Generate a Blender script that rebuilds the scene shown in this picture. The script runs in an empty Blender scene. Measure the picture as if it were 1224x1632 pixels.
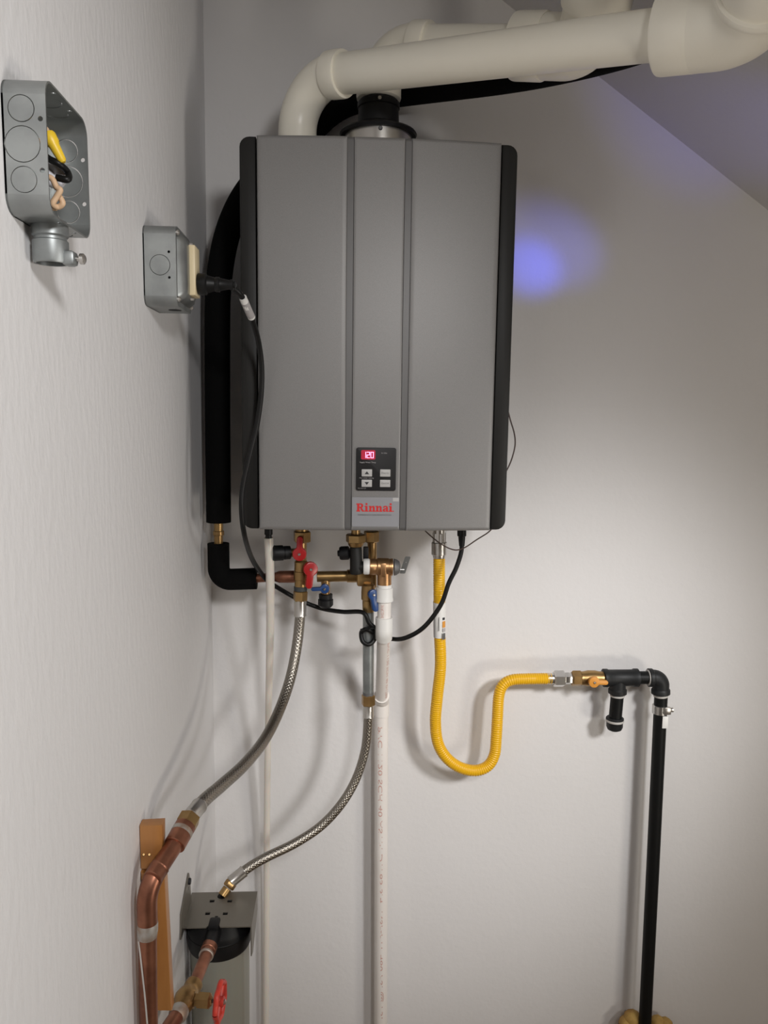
import bpy, bmesh, math, random
from mathutils import Vector, Matrix
sc = bpy.context.scene
C = sc.collection
random.seed(7)
rad = math.radians
ZC = 1.55                                   # camera height above the floor

# ---------------------------------------------------------------- camera
FPX, PITCH, YAW, ROLL, DIST = 1250.0, 7.35, 3.3, 0.78, 1.6
R3 = (Matrix.Rotation(-rad(YAW), 3, 'Z') @ Matrix.Rotation(rad(90 - PITCH), 3, 'X') @ Matrix.Rotation(rad(ROLL), 3, 'Z'))
EYE = Vector((0, -DIST, ZC))
cd = bpy.data.cameras.new('camera'); cam = bpy.data.objects.new('camera', cd); C.objects.link(cam)
cam.matrix_world = Matrix.Translation(EYE) @ R3.to_4x4()
cd.sensor_fit = 'VERTICAL'; cd.sensor_height = 24; cd.lens = FPX / 1632 * 24; cd.clip_start = .02
sc.camera = cam

# ---------------------------------------------------------------- light
w = bpy.data.worlds.new('world'); sc.world = w; w.use_nodes = True
w.node_tree.nodes['Background'].inputs[0].default_value = (1, .88, .72, 1)
w.node_tree.nodes['Background'].inputs[1].default_value = .05
def lamp(name, kind, loc, target, power, col, size=None, **kw):
    l = bpy.data.lights.new(name, kind); l.energy = power; l.color = col
    if kind == 'AREA': l.shape = 'DISK'; l.size = size
    elif size is not None: l.shadow_soft_size = size
    for k, v in kw.items(): setattr(l, k, v)
    o = bpy.data.objects.new(name, l); C.objects.link(o); o.location = loc
    o.rotation_euler = (Vector(target) - Vector(loc)).to_track_quat('-Z', 'Y').to_euler()
    return o
lamp('doorway_spot', 'SPOT', (1.35, -2.1, ZC + .62), (.38, 0, ZC - .70), 168, (1, .99, .985), .17, spot_size=rad(31), spot_blend=1)
lamp('left_wall_fill', 'SPOT', (.42, -2.0, ZC + .52), (-.26, -1.02, ZC - .12), 51, (1, .99, .985), .11, spot_size=rad(100), spot_blend=1)  # added fill behind the camera, cone turned to brighten the left wall
lamp('side_fill', 'SPOT', (1.2, -1.2, ZC - .2), (-.26, -.85, ZC - .2), 17, (1, .99, .985), .15, spot_size=rad(85), spot_blend=1)  # added fill from the right, lifts the left wall and spares the back
lamp('low_right_fill', 'AREA', (1.6, -1.6, ZC - .9), (.4, -.2, ZC + .6), 8.0, (1, .93, .82), .4)  # added warm fill from below, no fixture; lifts upper right wall and slope
lamp('blue_patch_spot', 'SPOT', (.85, -.75, ZC + .1), (.378, 0, ZC + .288), 26, (.07, .11, 1), .02, spot_size=rad(9), spot_blend=1)  # three unseen blue spots, added to throw the blue patches on wall and slope
lamp('blue_patch_spot', 'SPOT', (.95, -.6, ZC + .1), (.425, 0, ZC + .33), 10, (.10, .13, 1), .02, spot_size=rad(14), spot_blend=1)
lamp('blue_patch_spot', 'SPOT', (.95, -.8, ZC + .0), (.73, -.15, ZC + .54), 7, (.15, .15, 1), .012, spot_size=rad(26), spot_blend=1)
sc.view_settings.view_transform = 'Standard'; sc.view_settings.look = 'None'
sc.view_settings.gamma = 1; sc.view_settings.use_curve_mapping = False
sc.view_settings.exposure = 0.0

# ---------------------------------------------------------------- pixel -> place helpers
def ray(px, py): return R3 @ Vector(((px - 612) / FPX, -(py - 816) / FPX, -1))
def A(px, py, Y):                           # point on the plane y = Y
    d = ray(px, py); return EYE + d * ((Y - EYE.y) / d.y)
def BX(px, py, X):                          # point on the plane x = X
    d = ray(px, py); return EYE + d * ((X - EYE.x) / d.x)
def BZ(px, py, Z):                          # point on the plane z = Z
    d = ray(px, py); return EYE + d * ((Z - EYE.z) / d.z)

# ---------------------------------------------------------------- materials
def mat(name, col, rough=.5, metal=0., noise=None, bump=None, coat=0., spec=None, col2=None, stretch=(1, 1, 1), sss=0., uvbump=None):
    m = bpy.data.materials.new(name); m.use_nodes = True
    nt = m.node_tree; N = nt.nodes; L = nt.links; b = N['Principled BSDF']
    b.inputs['Base Color'].default_value = (*col, 1); b.inputs['Roughness'].default_value = rough
    b.inputs['Metallic'].default_value = metal; b.inputs['Coat Weight'].default_value = coat
    if spec is not None: b.inputs['Specular IOR Level'].default_value = spec
    if sss: b.inputs['Subsurface Weight'].default_value = sss; b.inputs['Subsurface Scale'].default_value = .01
    tc = N.new('ShaderNodeTexCoord'); mp = N.new('ShaderNodeMapping'); mp.inputs['Scale'].default_value = stretch
    L.new(tc.outputs['Object'], mp.inputs[0])
    if noise:
        scale, lo, hi = noise
        nz = N.new('ShaderNodeTexNoise'); nz.inputs['Scale'].default_value = scale; nz.inputs['Detail'].default_value = 6
        L.new(mp.outputs[0], nz.inputs['Vector'])
        rp = N.new('ShaderNodeValToRGB'); rp.color_ramp.elements[0].position = lo; rp.color_ramp.elements[1].position = hi
        rp.color_ramp.elements[0].color = (*(col2 or tuple(c * .8 for c in col)), 1); rp.color_ramp.elements[1].color = (*col, 1)
        L.new(nz.outputs[0], rp.inputs[0]); L.new(rp.outputs[0], b.inputs['Base Color'])
    if bump:
        scale, strength, dist = bump
        n2 = N.new('ShaderNodeTexNoise'); n2.inputs['Scale'].default_value = scale; n2.inputs['Detail'].default_value = 4
        L.new(mp.outputs[0], n2.inputs['Vector'])
        bp = N.new('ShaderNodeBump'); bp.inputs['Strength'].default_value = strength; bp.inputs['Distance'].default_value = dist
        L.new(n2.outputs[0], bp.inputs['Height']); L.new(bp.outputs[0], b.inputs['Normal'])
    if uvbump:                              # woven steel braid: two crossed sets of strands along the hose
        k1, k2, dist = uvbump
        sx = N.new('ShaderNodeSeparateXYZ'); L.new(tc.outputs['UV'], sx.inputs[0])
        outs = []
        for sg in (1, -1):
            a = N.new('ShaderNodeMath'); a.operation = 'MULTIPLY'; a.inputs[1].default_value = k1 * sg; L.new(sx.outputs[0], a.inputs[0])
            c = N.new('ShaderNodeMath'); c.operation = 'MULTIPLY_ADD'; c.inputs[1].default_value = k2; L.new(sx.outputs[1], c.inputs[0]); L.new(a.outputs[0], c.inputs[2])
            s = N.new('ShaderNodeMath'); s.operation = 'SINE'; L.new(c.outputs[0], s.inputs[0]); outs.append(s)
        mx = N.new('ShaderNodeMath'); mx.operation = 'MAXIMUM'; L.new(outs[0].outputs[0], mx.inputs[0]); L.new(outs[1].outputs[0], mx.inputs[1])
        bp = N.new('ShaderNodeBump'); bp.inputs['Strength'].default_value = .7; bp.inputs['Distance'].default_value = dist
        L.new(mx.outputs[0], bp.inputs['Height']); L.new(bp.outputs[0], b.inputs['Normal'])
    return m
def emit(name, col, s):
    m = bpy.data.materials.new(name); m.use_nodes = True; b = m.node_tree.nodes['Principled BSDF']
    b.inputs['Base Color'].default_value = (*[c * .3 for c in col], 1)
    b.inputs['Emission Color'].default_value = (*col, 1); b.inputs['Emission Strength'].default_value = s
    return m
M = dict(
    wall=mat('wall_paint', (.74, .725, .72), .62, noise=(2.2, .3, .7), col2=(.70, .685, .675), bump=(75, .22, .003)),
    wall_left=mat('wall_paint_rolled', (.78, .772, .775), .55, noise=(2.2, .3, .7), col2=(.74, .73, .73), bump=(95, .3, .003), stretch=(1, 1, .45)),
    wall_tan=mat('wall_paint_tan', (.62, .50, .35), .7),
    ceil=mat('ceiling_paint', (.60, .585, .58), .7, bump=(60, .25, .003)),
    floor=mat('floor_board', (.30, .21, .13), .5, noise=(6, .3, .7), stretch=(1, 8, 1)),
    silver=mat('silver_enamel', (.265, .258, .252), .5, .3, noise=(900, .35, .65), col2=(.235, .23, .228)),
    strip=mat('grey_groove', (.15, .147, .146), .5, .4),
    dark=mat('charcoal_plastic', (.012, .0115, .0105), .5, spec=.3, bump=(700, .1, .001)),
    gap=mat('black_gap', (.008, .008, .008), .8),
    black=mat('black_rubber', (.005, .005, .006), .5, spec=.35),
    foam=mat('black_foam', (.004, .004, .004), .95, bump=(350, .3, .002), spec=.1),
    cable=mat('black_cable', (.006, .006, .006), .45, spec=.3),
    panel=mat('panel_black', (.014, .013, .014), .5, spec=.3),
    button=mat('button_grey', (.48, .47, .46), .5),
    ink=mat('print_black', (.02, .02, .022), .6),
    ink_light=mat('print_grey', (.42, .40, .40), .6),
    ink_red=mat('print_red', (.62, .02, .02), .45),
    ink_pink=mat('pipe_print', (.62, .36, .31), .6),
    pipe_mark=mat('pipe_mark', (.30, .17, .12), .6),
    sticker=mat('sticker_silver', (.30, .30, .318), .5, .25),
    white=mat('white_plastic', (.80, .79, .76), .4),
    pvc=mat('vent_pvc', (.90, .865, .76), .34, noise=(5, .3, .75), col2=(.86, .815, .70)),
    pvc2=mat('drain_pvc', (.82, .78, .74), .38, noise=(9, .3, .7), col2=(.78, .73, .68)),
    tube=mat('milky_tube', (.74, .70, .63), .3, sss=.25),
    brass=mat('brass', (.47, .31, .13), .36, .9, noise=(30, .3, .7), col2=(.30, .18, .075)),
    bronze=mat('bronze', (.56, .33, .16), .36, .9, noise=(40, .3, .7), col2=(.42, .23, .11)),
    copper=mat('copper', (.44, .19, .115), .38, .85, noise=(28, .35, .7), col2=(.23, .095, .06)),
    solder=mat('solder', (.52, .50, .47), .5, .7, noise=(60, .3, .6), col2=(.38, .27, .2)),
    lever_zinc=mat('lever_zinc', (.20, .20, .19), .5, .3),
    steel=mat('steel', (.58, .56, .53), .3, .95),
    chrome=mat('nut_steel', (.66, .65, .63), .25, .95),
    braid=mat('steel_braid', (.31, .285, .25), .3, 1, uvbump=(1100, 900, .00028)),
    galv=mat('galvanised', (.34, .36, .36), .45, .75, noise=(35, .35, .65), col2=(.24, .255, .255)),
    zinc=mat('zinc_box', (.36, .375, .37), .42, .8, noise=(26, .35, .65), col2=(.26, .272, .27), bump=(60, .06, .002)),
    zinc_dark=mat('zinc_seam', (.07, .075, .075), .6, .5),
    bracket=mat('bracket_steel', (.24, .222, .19), .45, .7),
    iron=mat('black_iron', (.018, .019, .020), .5, .2, spec=.35, bump=(250, .15, .001)),
    pipe=mat('black_pipe', (.004, .0045, .0045), .5, spec=.25),
    thread=mat('thread_sealant', (.55, .53, .50), .6, .2),
    yellow=mat('yellow_coating', (.80, .44, .008), .36),
    orange=mat('yellow_lever', (.70, .30, .05), .4),
    red=mat('red_lever', (.40, .016, .018), .28),
    redwheel=mat('red_wheel', (.66, .05, .03), .42, noise=(60, .35, .6), col2=(.45, .04, .03)),
    blue=mat('blue_lever', (.018, .06, .20), .3),
    ivory=mat('ivory_plastic', (.72, .60, .38), .4),
    wire_yellow=mat('yellow_nut', (.78, .52, .03), .4),
    wire_tan=mat('tan_insulation', (.62, .42, .26), .5),
    wire_white=mat('white_insulation', (.6, .6, .64), .5),
    wire_brown=mat('brown_wire', (.06, .035, .028), .5),
    wood=mat('varnished_wood', (.47, .215, .065), .35, noise=(14, .3, .75), col2=(.33, .135, .035), stretch=(3, 3, .5), coat=.3),
    housing=mat('filter_plastic', (.27, .265, .225), .3, sss=.15),
    exp_foam=mat('yellow_foam', (.52, .33, .09), .7, noise=(40, .35, .65), col2=(.30, .15, .04), bump=(90, .5, .004)),
    display=emit('display_glow', (.55, .002, .04), .55),
    digit=emit('display_digit', (1, .42, .72), 2.0),
)

# ---------------------------------------------------------------- mesh helpers
class MB:
    def __init__(s): s.bm = bmesh.new(); s.uv = s.bm.loops.layers.uv.new('UVMap')
    def ring_skin(s, rings, closed=True, cap0=True, cap1=True, uvs=None):
        vr = [[s.bm.verts.new(p) for p in r] for r in rings]; n = len(vr[0])
        for i in range(len(vr) - 1):
            for j in range(n if closed else n - 1):
                k = (j + 1) % n
                try: f = s.bm.faces.new((vr[i][j], vr[i][k], vr[i + 1][k], vr[i + 1][j]))
                except ValueError: continue
                if uvs:
                    for lp, (a, b) in zip(f.loops, ((i, j), (i, j + 1), (i + 1, j + 1), (i + 1, j))):
                        lp[s.uv].uv = (b / n * uvs[1], uvs[0][a])
        if cap0: s.bm.faces.new(list(reversed(vr[0])))
        if cap1: s.bm.faces.new(vr[-1])
        return vr
    def tube(s, pts, r, seg=14, cap=True, twist=0):
        pts = [Vector(p) for p in pts]; n = len(pts)
        T = [(pts[min(i + 1, n - 1)] - pts[max(i - 1, 0)]).normalized() for i in range(n)]
        up = Vector((0, 0, 1)) if abs(T[0].z) < .9 else Vector((0, -1, 0))
        u = T[0].cross(up).normalized(); rings = []; L = [0.]
        for i in range(n):
            if i:
                u = (u - T[i] * u.dot(T[i])).normalized(); L.append(L[-1] + (pts[i] - pts[i - 1]).length)
            v = T[i].cross(u)
            rr = r(L[-1], i / (n - 1)) if callable(r) else r
            rings.append([pts[i] + (u * math.cos(t) + v * math.sin(t)) * rr for t in (2 * math.pi * k / seg + twist for k in range(seg))])
        s.ring_skin(rings, True, cap, cap, (L, 2 * math.pi * .01))
        return s
    def lathe(s, p0, p1, prof, seg=24, twist=0., cap=True):
        """prof: (distance from p0 towards p1, radius) pairs"""
        p0 = Vector(p0); T = (Vector(p1) - p0).normalized()
        up = Vector((0, 0, 1)) if abs(T.z) < .9 else Vector((0, -1, 0))
        u = T.cross(up).normalized(); v = T.cross(u)
        rings = [[p0 + T * d + (u * math.cos(t) + v * math.sin(t)) * max(r, 1e-5) for t in (2 * math.pi * k / seg + twist for k in range(seg))] for d, r in prof]
        s.ring_skin(rings, True, cap, cap, ([d for d, _ in prof], .06)); return s
    def rod(s, p0, p1, r, seg=18, ch=.0008):
        L = (Vector(p1) - Vector(p0)).length
        return s.lathe(p0, p1, [(0, r - ch), (ch, r), (L - ch, r), (L, r - ch)], seg)
    def hexnut(s, p0, p1, r, twist=0.):
        L = (Vector(p1) - Vector(p0)).length; c = min(.002, L * .2)
        return s.lathe(p0, p1, [(0, r * .86), (c, r), (L - c, r), (L, r * .86)], 6, twist)
    def box(s, a, b, bev=0., seg=2):
        a = Vector(a); b = Vector(b)
        r = bmesh.ops.create_cube(s.bm, size=1, matrix=Matrix.Translation((a + b) / 2) @ Matrix.Diagonal((*[abs(x) for x in (b - a)], 1)))
        if bev: bmesh.ops.bevel(s.bm, geom=list({e for v in r['verts'] for e in v.link_edges}), offset=bev, segments=seg, affect='EDGES', profile=.5)
        return s
    def plate(s, outline, o, u, v, thick, holes=(), bev=0.):
        """flat plate: outline and holes are (a, b) lists in the frame o,u,v; thickness goes along u x v"""
        o = Vector(o); u = Vector(u).normalized(); v = Vector(v).normalized(); nrm = u.cross(v)
        t = bmesh.new(); es = []
        for lp in (outline, *holes):
            vs = [t.verts.new(o + u * a + v * b) for a, b in lp]
            es += [t.edges.new((vs[i], vs[(i + 1) % len(vs)])) for i in range(len(vs))]
        if holes: bmesh.ops.triangle_fill(t, use_beauty=True, edges=es, normal=nrm)
        else: t.faces.new(vs)
        fs = list(t.faces)
        ex = bmesh.ops.extrude_face_region(t, geom=fs)
        bmesh.ops.translate(t, vec=nrm * thick, verts=[g for g in ex['geom'] if isinstance(g, bmesh.types.BMVert)])
        bmesh.ops.recalc_face_normals(t, faces=t.faces)
        if bev:
            sel = [e for e in t.edges if len(e.link_faces) == 2 and e.calc_face_angle(0) > .6 and not all(abs(x.co.dot(nrm) - o.dot(nrm) - (thick if thick > 0 else 0)) < 1e-6 for x in e.verts) is False]
            top = [e for e in sel if all(abs((x.co - o).dot(nrm) - thick) < 1e-6 for x in e.verts)]
            bmesh.ops.bevel(t, geom=top, offset=bev, segments=2, affect='EDGES', profile=.5)
        me = bpy.data.meshes.new('tmp'); t.to_mesh(me); t.free(); s.bm.from_mesh(me); bpy.data.meshes.remove(me)
        return s
    def ball(s, c, r, sc3=(1, 1, 1), sub=2):
        bmesh.ops.create_icosphere(s.bm, subdivisions=sub, radius=r, matrix=Matrix.Translation(c) @ Matrix.Diagonal((*sc3, 1))); return s
    def build(s, name, m, parent=None, smooth=True, ang=38):
        bmesh.ops.recalc_face_normals(s.bm, faces=s.bm.faces)
        me = bpy.data.meshes.new(name); s.bm.to_mesh(me); s.bm.free()
        for x in (m if isinstance(m, (list, tuple)) else (m,)): me.materials.append(M[x])
        if smooth: me.shade_smooth(); me.set_sharp_from_angle(angle=rad(ang))
        o = bpy.data.objects.new(name, me); C.objects.link(o)
        if parent is not None: o.parent = parent
        return o
def spline(pts, n=10):                      # Catmull-Rom through the points
    P = [Vector(p) for p in pts]; P = [P[0] * 2 - P[1]] + P + [P[-1] * 2 - P[-2]]; out = []
    for i in range(1, len(P) - 2):
        for k in range(n):
            t = k / n; a, b, c, d = P[i - 1:i + 3]
            out.append(.5 * ((2 * b) + (c - a) * t + (2 * a - 5 * b + 4 * c - d) * t * t + (3 * b - a - 3 * c + d) * t ** 3))
    return out + [P[-2]]
def fillet(pts, r, n=10):                   # polyline with rounded corners of radius r
    P = [Vector(p) for p in pts]; out = [P[0]]
    for i in range(1, len(P) - 1):
        a = (P[i - 1] - P[i]).normalized(); b = (P[i + 1] - P[i]).normalized()
        h = math.acos(max(-1, min(1, a.dot(b)))) / 2
        d = min(r / math.tan(h), (P[i - 1] - P[i]).length * .95, (P[i + 1] - P[i]).length * .95); rr = d * math.tan(h)
        c = P[i] + (a + b).normalized() * (rr / math.sin(h)); s = P[i] + a * d - c; e = P[i] + b * d - c
        w_ = s.angle(e)
        for k in range(n + 1):
            t = k / n; out.append(c + (s * math.sin((1 - t) * w_) + e * math.sin(t * w_)) / math.sin(w_))
    return out + [P[-1]]
def circ(cx, cy, r, n=20): return [(cx + r * math.cos(2 * math.pi * k / n), cy + r * math.sin(2 * math.pi * k / n)) for k in range(n)]
def rrect(x0, y0, x1, y1, r, n=4, corners=(1, 1, 1, 1)):  # corners: ll, lr, ur, ul
    out = []
    for (cx, cy, a0, on, px, py) in ((x0 + r, y0 + r, 180, corners[0], x0, y0), (x1 - r, y0 + r, 270, corners[1], x1, y0), (x1 - r, y1 - r, 0, corners[2], x1, y1), (x0 + r, y1 - r, 90, corners[3], x0, y1)):
        if on: out += [(cx + r * math.cos(rad(a0 + 90 * k / n)), cy + r * math.sin(rad(a0 + 90 * k / n))) for k in range(n + 1)]
        else: out.append((px, py))
    return out
ROOTS = []
def tag(o, label, cat, group=None, kind=None):
    if label: o['label'] = label
    if cat: o['category'] = cat
    if group: o['group'] = group
    if kind: o['kind'] = kind
    ROOTS.append(o); return o
def thing(name, label, cat, group=None):
    o = bpy.data.objects.new(name, None); o.empty_display_size = .05; C.objects.link(o); return tag(o, label, cat, group)
def struct(name, mb, m, parent=None):
    o = mb.build(name, m, parent); o['kind'] = 'structure'; return o
def text_mesh(txt, size, font_scale_x=1.):  # flat lettering: list of triangles in the plane, width, height
    cu = bpy.data.curves.new('t', 'FONT'); cu.body = txt; cu.size = size; cu.resolution_u = 3
    ob = bpy.data.objects.new('t', cu); C.objects.link(ob); dg = bpy.context.evaluated_depsgraph_get()
    me = bpy.data.meshes.new_from_object(ob.evaluated_get(dg)); bpy.data.objects.remove(ob); bpy.data.curves.remove(cu)
    vs = [(v.co.x * font_scale_x, v.co.y) for v in me.vertices]; fs = [tuple(p.vertices) for p in me.polygons]; bpy.data.meshes.remove(me)
    x0 = min(v[0] for v in vs); x1 = max(v[0] for v in vs)
    return [(a - (x0 + x1) / 2, b) for a, b in vs], fs, x1 - x0
def put_text(mb, txt, o, u, v, height, width=None):
    vs, fs, wd = text_mesh(txt, height / .7); k = width / wd if width else 1
    o = Vector(o); u = Vector(u); v = Vector(v)
    bv = [mb.bm.verts.new(o + u * a * k + v * b) for a, b in vs]
    for f in fs:
        try: mb.bm.faces.new([bv[i] for i in f])
        except ValueError: pass
    return mb
XA, YA, ZA = Vector((1, 0, 0)), Vector((0, 1, 0)), Vector((0, 0, 1))

# ---------------------------------------------------------------- the room shell
XL, XR, YF, ZT = -.261, 2.6, -3.3, 2.75
struct('wall_back', MB().box((XL - .1, 0, -.05), (XR + .1, .1, ZT)), 'wall')
struct('wall_left', MB().box((XL - .1, YF, -.05), (XL, 0, ZT)), 'wall_left')
struct('wall_right', MB().box((XR, YF, -.05), (XR + .1, 0, ZT)), 'wall_tan')
struct('wall_front', MB().box((XL - .1, YF - .1, -.05), (XR + .1, YF, ZT)), 'wall_tan')
struct('floor', MB().box((XL - .1, YF - .1, -.1), (XR + .1, .1, 0)), 'floor')
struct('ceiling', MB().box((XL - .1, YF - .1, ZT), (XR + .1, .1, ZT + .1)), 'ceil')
# sloping underside of a stair that meets the back wall in the upper right
s0, s1 = A(800, 0, 0), A(1224, 335, 0); sl = (s1.z - s0.z) / (s1.x - s0.x)
SOF = lambda x: s0.z + sl * (x - s0.x)
xs = XR; xt = s0.x - (ZT - s0.z) / -sl
SOFD = -.62
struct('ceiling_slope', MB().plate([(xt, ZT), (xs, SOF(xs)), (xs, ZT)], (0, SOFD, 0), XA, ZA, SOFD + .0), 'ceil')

# ---------------------------------------------------------------- water heater
FY = -.290
hx0, hx1 = A(383, 500, -.285).x, A(818, 500, -.285).x
zb, zt = ZC - .2005, A(605, 217.5, -.297).z
hc = (hx0 + hx1) / 2; hw = (hx1 - hx0) / 2
SP = .0262                                  # width of the dark side trims
heater = thing('water_heater', 'silver grey wall-hung tankless water heater with dark side trims and lit control panel', 'water heater')
MB().box((hx0 + .006, -.262, zb + .004), (hx1 - .006, -.055, zt - .004), .004).build('casing', 'dark', heater)
for z_ in (zt - .09, zb + .03): MB().box((hx0 + .10, -.056, z_), (hx1 - .10, -.001, z_ + .06), .002).build('mounting_bracket', 'galv', heater)
for sg in (-1, 1):
    ol = [(0, 0), (SP, 0), (SP, zt - zb), (0, zt - zb)]
    ol = rrect(0, 0, SP, zt - zb, .016, 5, (1, 0, 0, 1)) if sg < 0 else rrect(0, 0, SP, zt - zb, .016, 5, (0, 1, 1, 0))
    ox = hx0 if sg < 0 else hx1 - SP
    MB().plate(ol, (ox, -.055, zb), XA, ZA, .226, bev=.004).build('side_trim', 'dark', heater)
px0, px1 = hx0 + SP + .0022, hx1 - SP - .0022
pw = (px1 - px0) / 2; pc = (px0 + px1) / 2
g = [A(q, 500, -.297).x for q in (552.3, 561.8, 642.5, 652)]
def bulge(x): return FY - .011 * (1 - ((x - pc) / pw) ** 2)
def panel_part(name, xa, xb, dy, m, n=16, r=.007, endround=(1, 1)):
    mb = MB(); xsamp = [xa + (xb - xa) * k / n for k in range(n + 1)]
    if endround[0]: xsamp = [xa, xa + .0012, xa + .0035] + xsamp[1:]
    if endround[1]: xsamp = xsamp[:-1] + [xb - .0035, xb - .0012, xb]
    rows = []
    zl = [(zb, r), (zb + .0012, r * .45), (zb + .0035, r * .12), (zb + .007, 0), (zt - .007, 0), (zt - .0035, r * .12), (zt - .0012, r * .45), (zt, r)]
    for z, ins in zl:
        row = []
        for i, x in enumerate(xsamp):
            e = 0
            if endround[0] and i < 2: e = (.004, .0012)[i]
            if endround[1] and i > len(xsamp) - 3: e = (.0012, .004)[i - len(xsamp) + 2]
            row.append(Vector((x, bulge(x) + dy + max(e, ins), z)))
        row = row + [Vector((xsamp[-1], -.266, z)), Vector((xsamp[0], -.266, z))]
        rows.append(row)
    mb.ring_skin(rows); return mb.build(name, m, heater)
panel_part('front_panel', px0, g[0], 0, 'silver', endround=(1, 1))
panel_part('front_panel', g[1], g[2], .0015, 'silver', endround=(1, 1))
panel_part('front_panel', g[3], px1, 0, 'silver', endround=(1, 1))
panel_part('groove_strip', g[0] - .0002, g[1] + .0002, .0028, 'strip', n=4, endround=(0, 0))
panel_part('groove_strip', g[2] - .0002, g[3] + .0002, .0028, 'strip', n=4, endround=(0, 0))
# control panel
def fy(x, off): return bulge(x) + .0015 - off
cx0, cx1 = A(567.5, 748, -.30).x, A(631, 748, -.30).x; cz0, cz1 = A(600, 782, -.30).z, A(600, 713.5, -.30).z
ccx = (cx0 + cx1) / 2; cw, chh = cx1 - cx0, cz1 - cz0; CY = fy(ccx, .0028)
ctl = MB().plate(rrect(cx0, cz0, cx1, cz1, .0035), (0, CY + .006, 0), XA, ZA, .006, bev=.0008).build('control_panel', 'panel', heater)
def cp(a, b): return cx0 + a * cw, cz1 - b * chh      # fractions across the panel
x, z = cp(.30, .165)
dsp = MB().plate(rrect(x - .0118, z - .0078, x + .0118, z + .0078, .002), (0, CY, 0), XA, ZA, .0006).build('display', 'display', ctl)
segs = {'1': 'bc', '2': 'abged', '0': 'abcdef'}
dg = MB(); w_, h_ = .0042, .0046
for k, ch in enumerate('120'):
    ox, oz = x - .0064 + k * .0064, z - .0002
    for sname in segs[ch]:
        a = dict(a=(-.5, 1, .5, 1), g=(-.5, 0, .5, 0), d=(-.5, -1, .5, -1), b=(.5, 0, .5, 1), c=(.5, -1, .5, 0), f=(-.5, 0, -.5, 1), e=(-.5, -1, -.5, 0))[sname]
        t = .00052
        dg.plate([(ox + a[0] * w_ - t, oz + a[1] * h_ - t), (ox + a[2] * w_ + t, oz + a[1] * h_ - t), (ox + a[2] * w_ + t, oz + a[3] * h_ + t), (ox + a[0] * w_ - t, oz + a[3] * h_ + t)], (0, CY - .0006, 0), XA, ZA, .0004)
dg.build('digits', 'digit', ctl)
for (fx, fz, sym) in ((.27, .583, 'up'), (.27, .825, 'down'), (.73, .583, 'Priority'), (.73, .825, 'On/Off')):
    x, z = cp(fx, fz)
    MB().plate(rrect(x - .0086, z - .0060, x + .0086, z + .0060, .0008), (0, CY, 0), XA, ZA, .0012, bev=.0003).build('button', 'button', ctl)
    mb = MB(); yb = CY - .0013
    if sym in ('up', 'down'):
        s_ = 1 if sym == 'up' else -1
        mb.plate([(x - .0038, z - .0021 * s_), (x + .0038, z - .0021 * s_), (x, z + .0026 * s_)][::s_], (0, yb, 0), XA, ZA, .0002).build('arrow_symbol', 'ink', ctl)
    else: put_text(mb, sym, (x, yb - .0001, z - .001), XA, ZA, .0023, .0128).build('button_lettering', 'strip', ctl)
for txt, fx, fz, hh, wd in (('Supply Water Temp', .29, .355, .0024, .0265), ('Hot water setting', .265, .715, .002, .0235), ('In Use', .70, .135, .0022, .0092), ('MC-100V-1US', .15, .955, .0016, .0130)):
    x, z = cp(fx, fz); put_text(MB(), txt, (x, CY - .0003, z), XA, ZA, hh, wd).build('panel_lettering', 'ink_light', ctl, smooth=False)
# maker's sticker with red slab-serif lettering
lx0, lx1 = A(561, 820, -.298).x, A(636, 820, -.298).x; lz0, lz1 = A(600, 839, -.298).z, A(600, 792.5, -.298).z
LY = fy((lx0 + lx1) / 2, .0005)
stk = MB().plate(rrect(lx0, lz0, lx1, lz1, .0015), (0, LY + .002, 0), XA, ZA, .002).build('logo_sticker', 'sticker', heater)
MB().plate([(lx1 - .011, lz1 - .0065), (lx1 - .001, lz1 - .0065), (lx1 - .001, lz1 - .0005), (lx1 - .011, lz1 - .0005)], (0, LY, 0), XA, ZA, .0003).build('paper_dot', 'button', stk)
tx0, tx1 = A(568, 810, -.30).x, A(628, 810, -.30).x; tz0, tz1 = A(600, 815.5, -.30).z, A(600, 802.5, -.30).z
U = (tz1 - tz0) / 10                        # letter unit: capital height = 10
def rc(x0, y0, x1, y1): return [(x0, y0), (x1, y0), (x1, y1), (x0, y1)]
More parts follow.
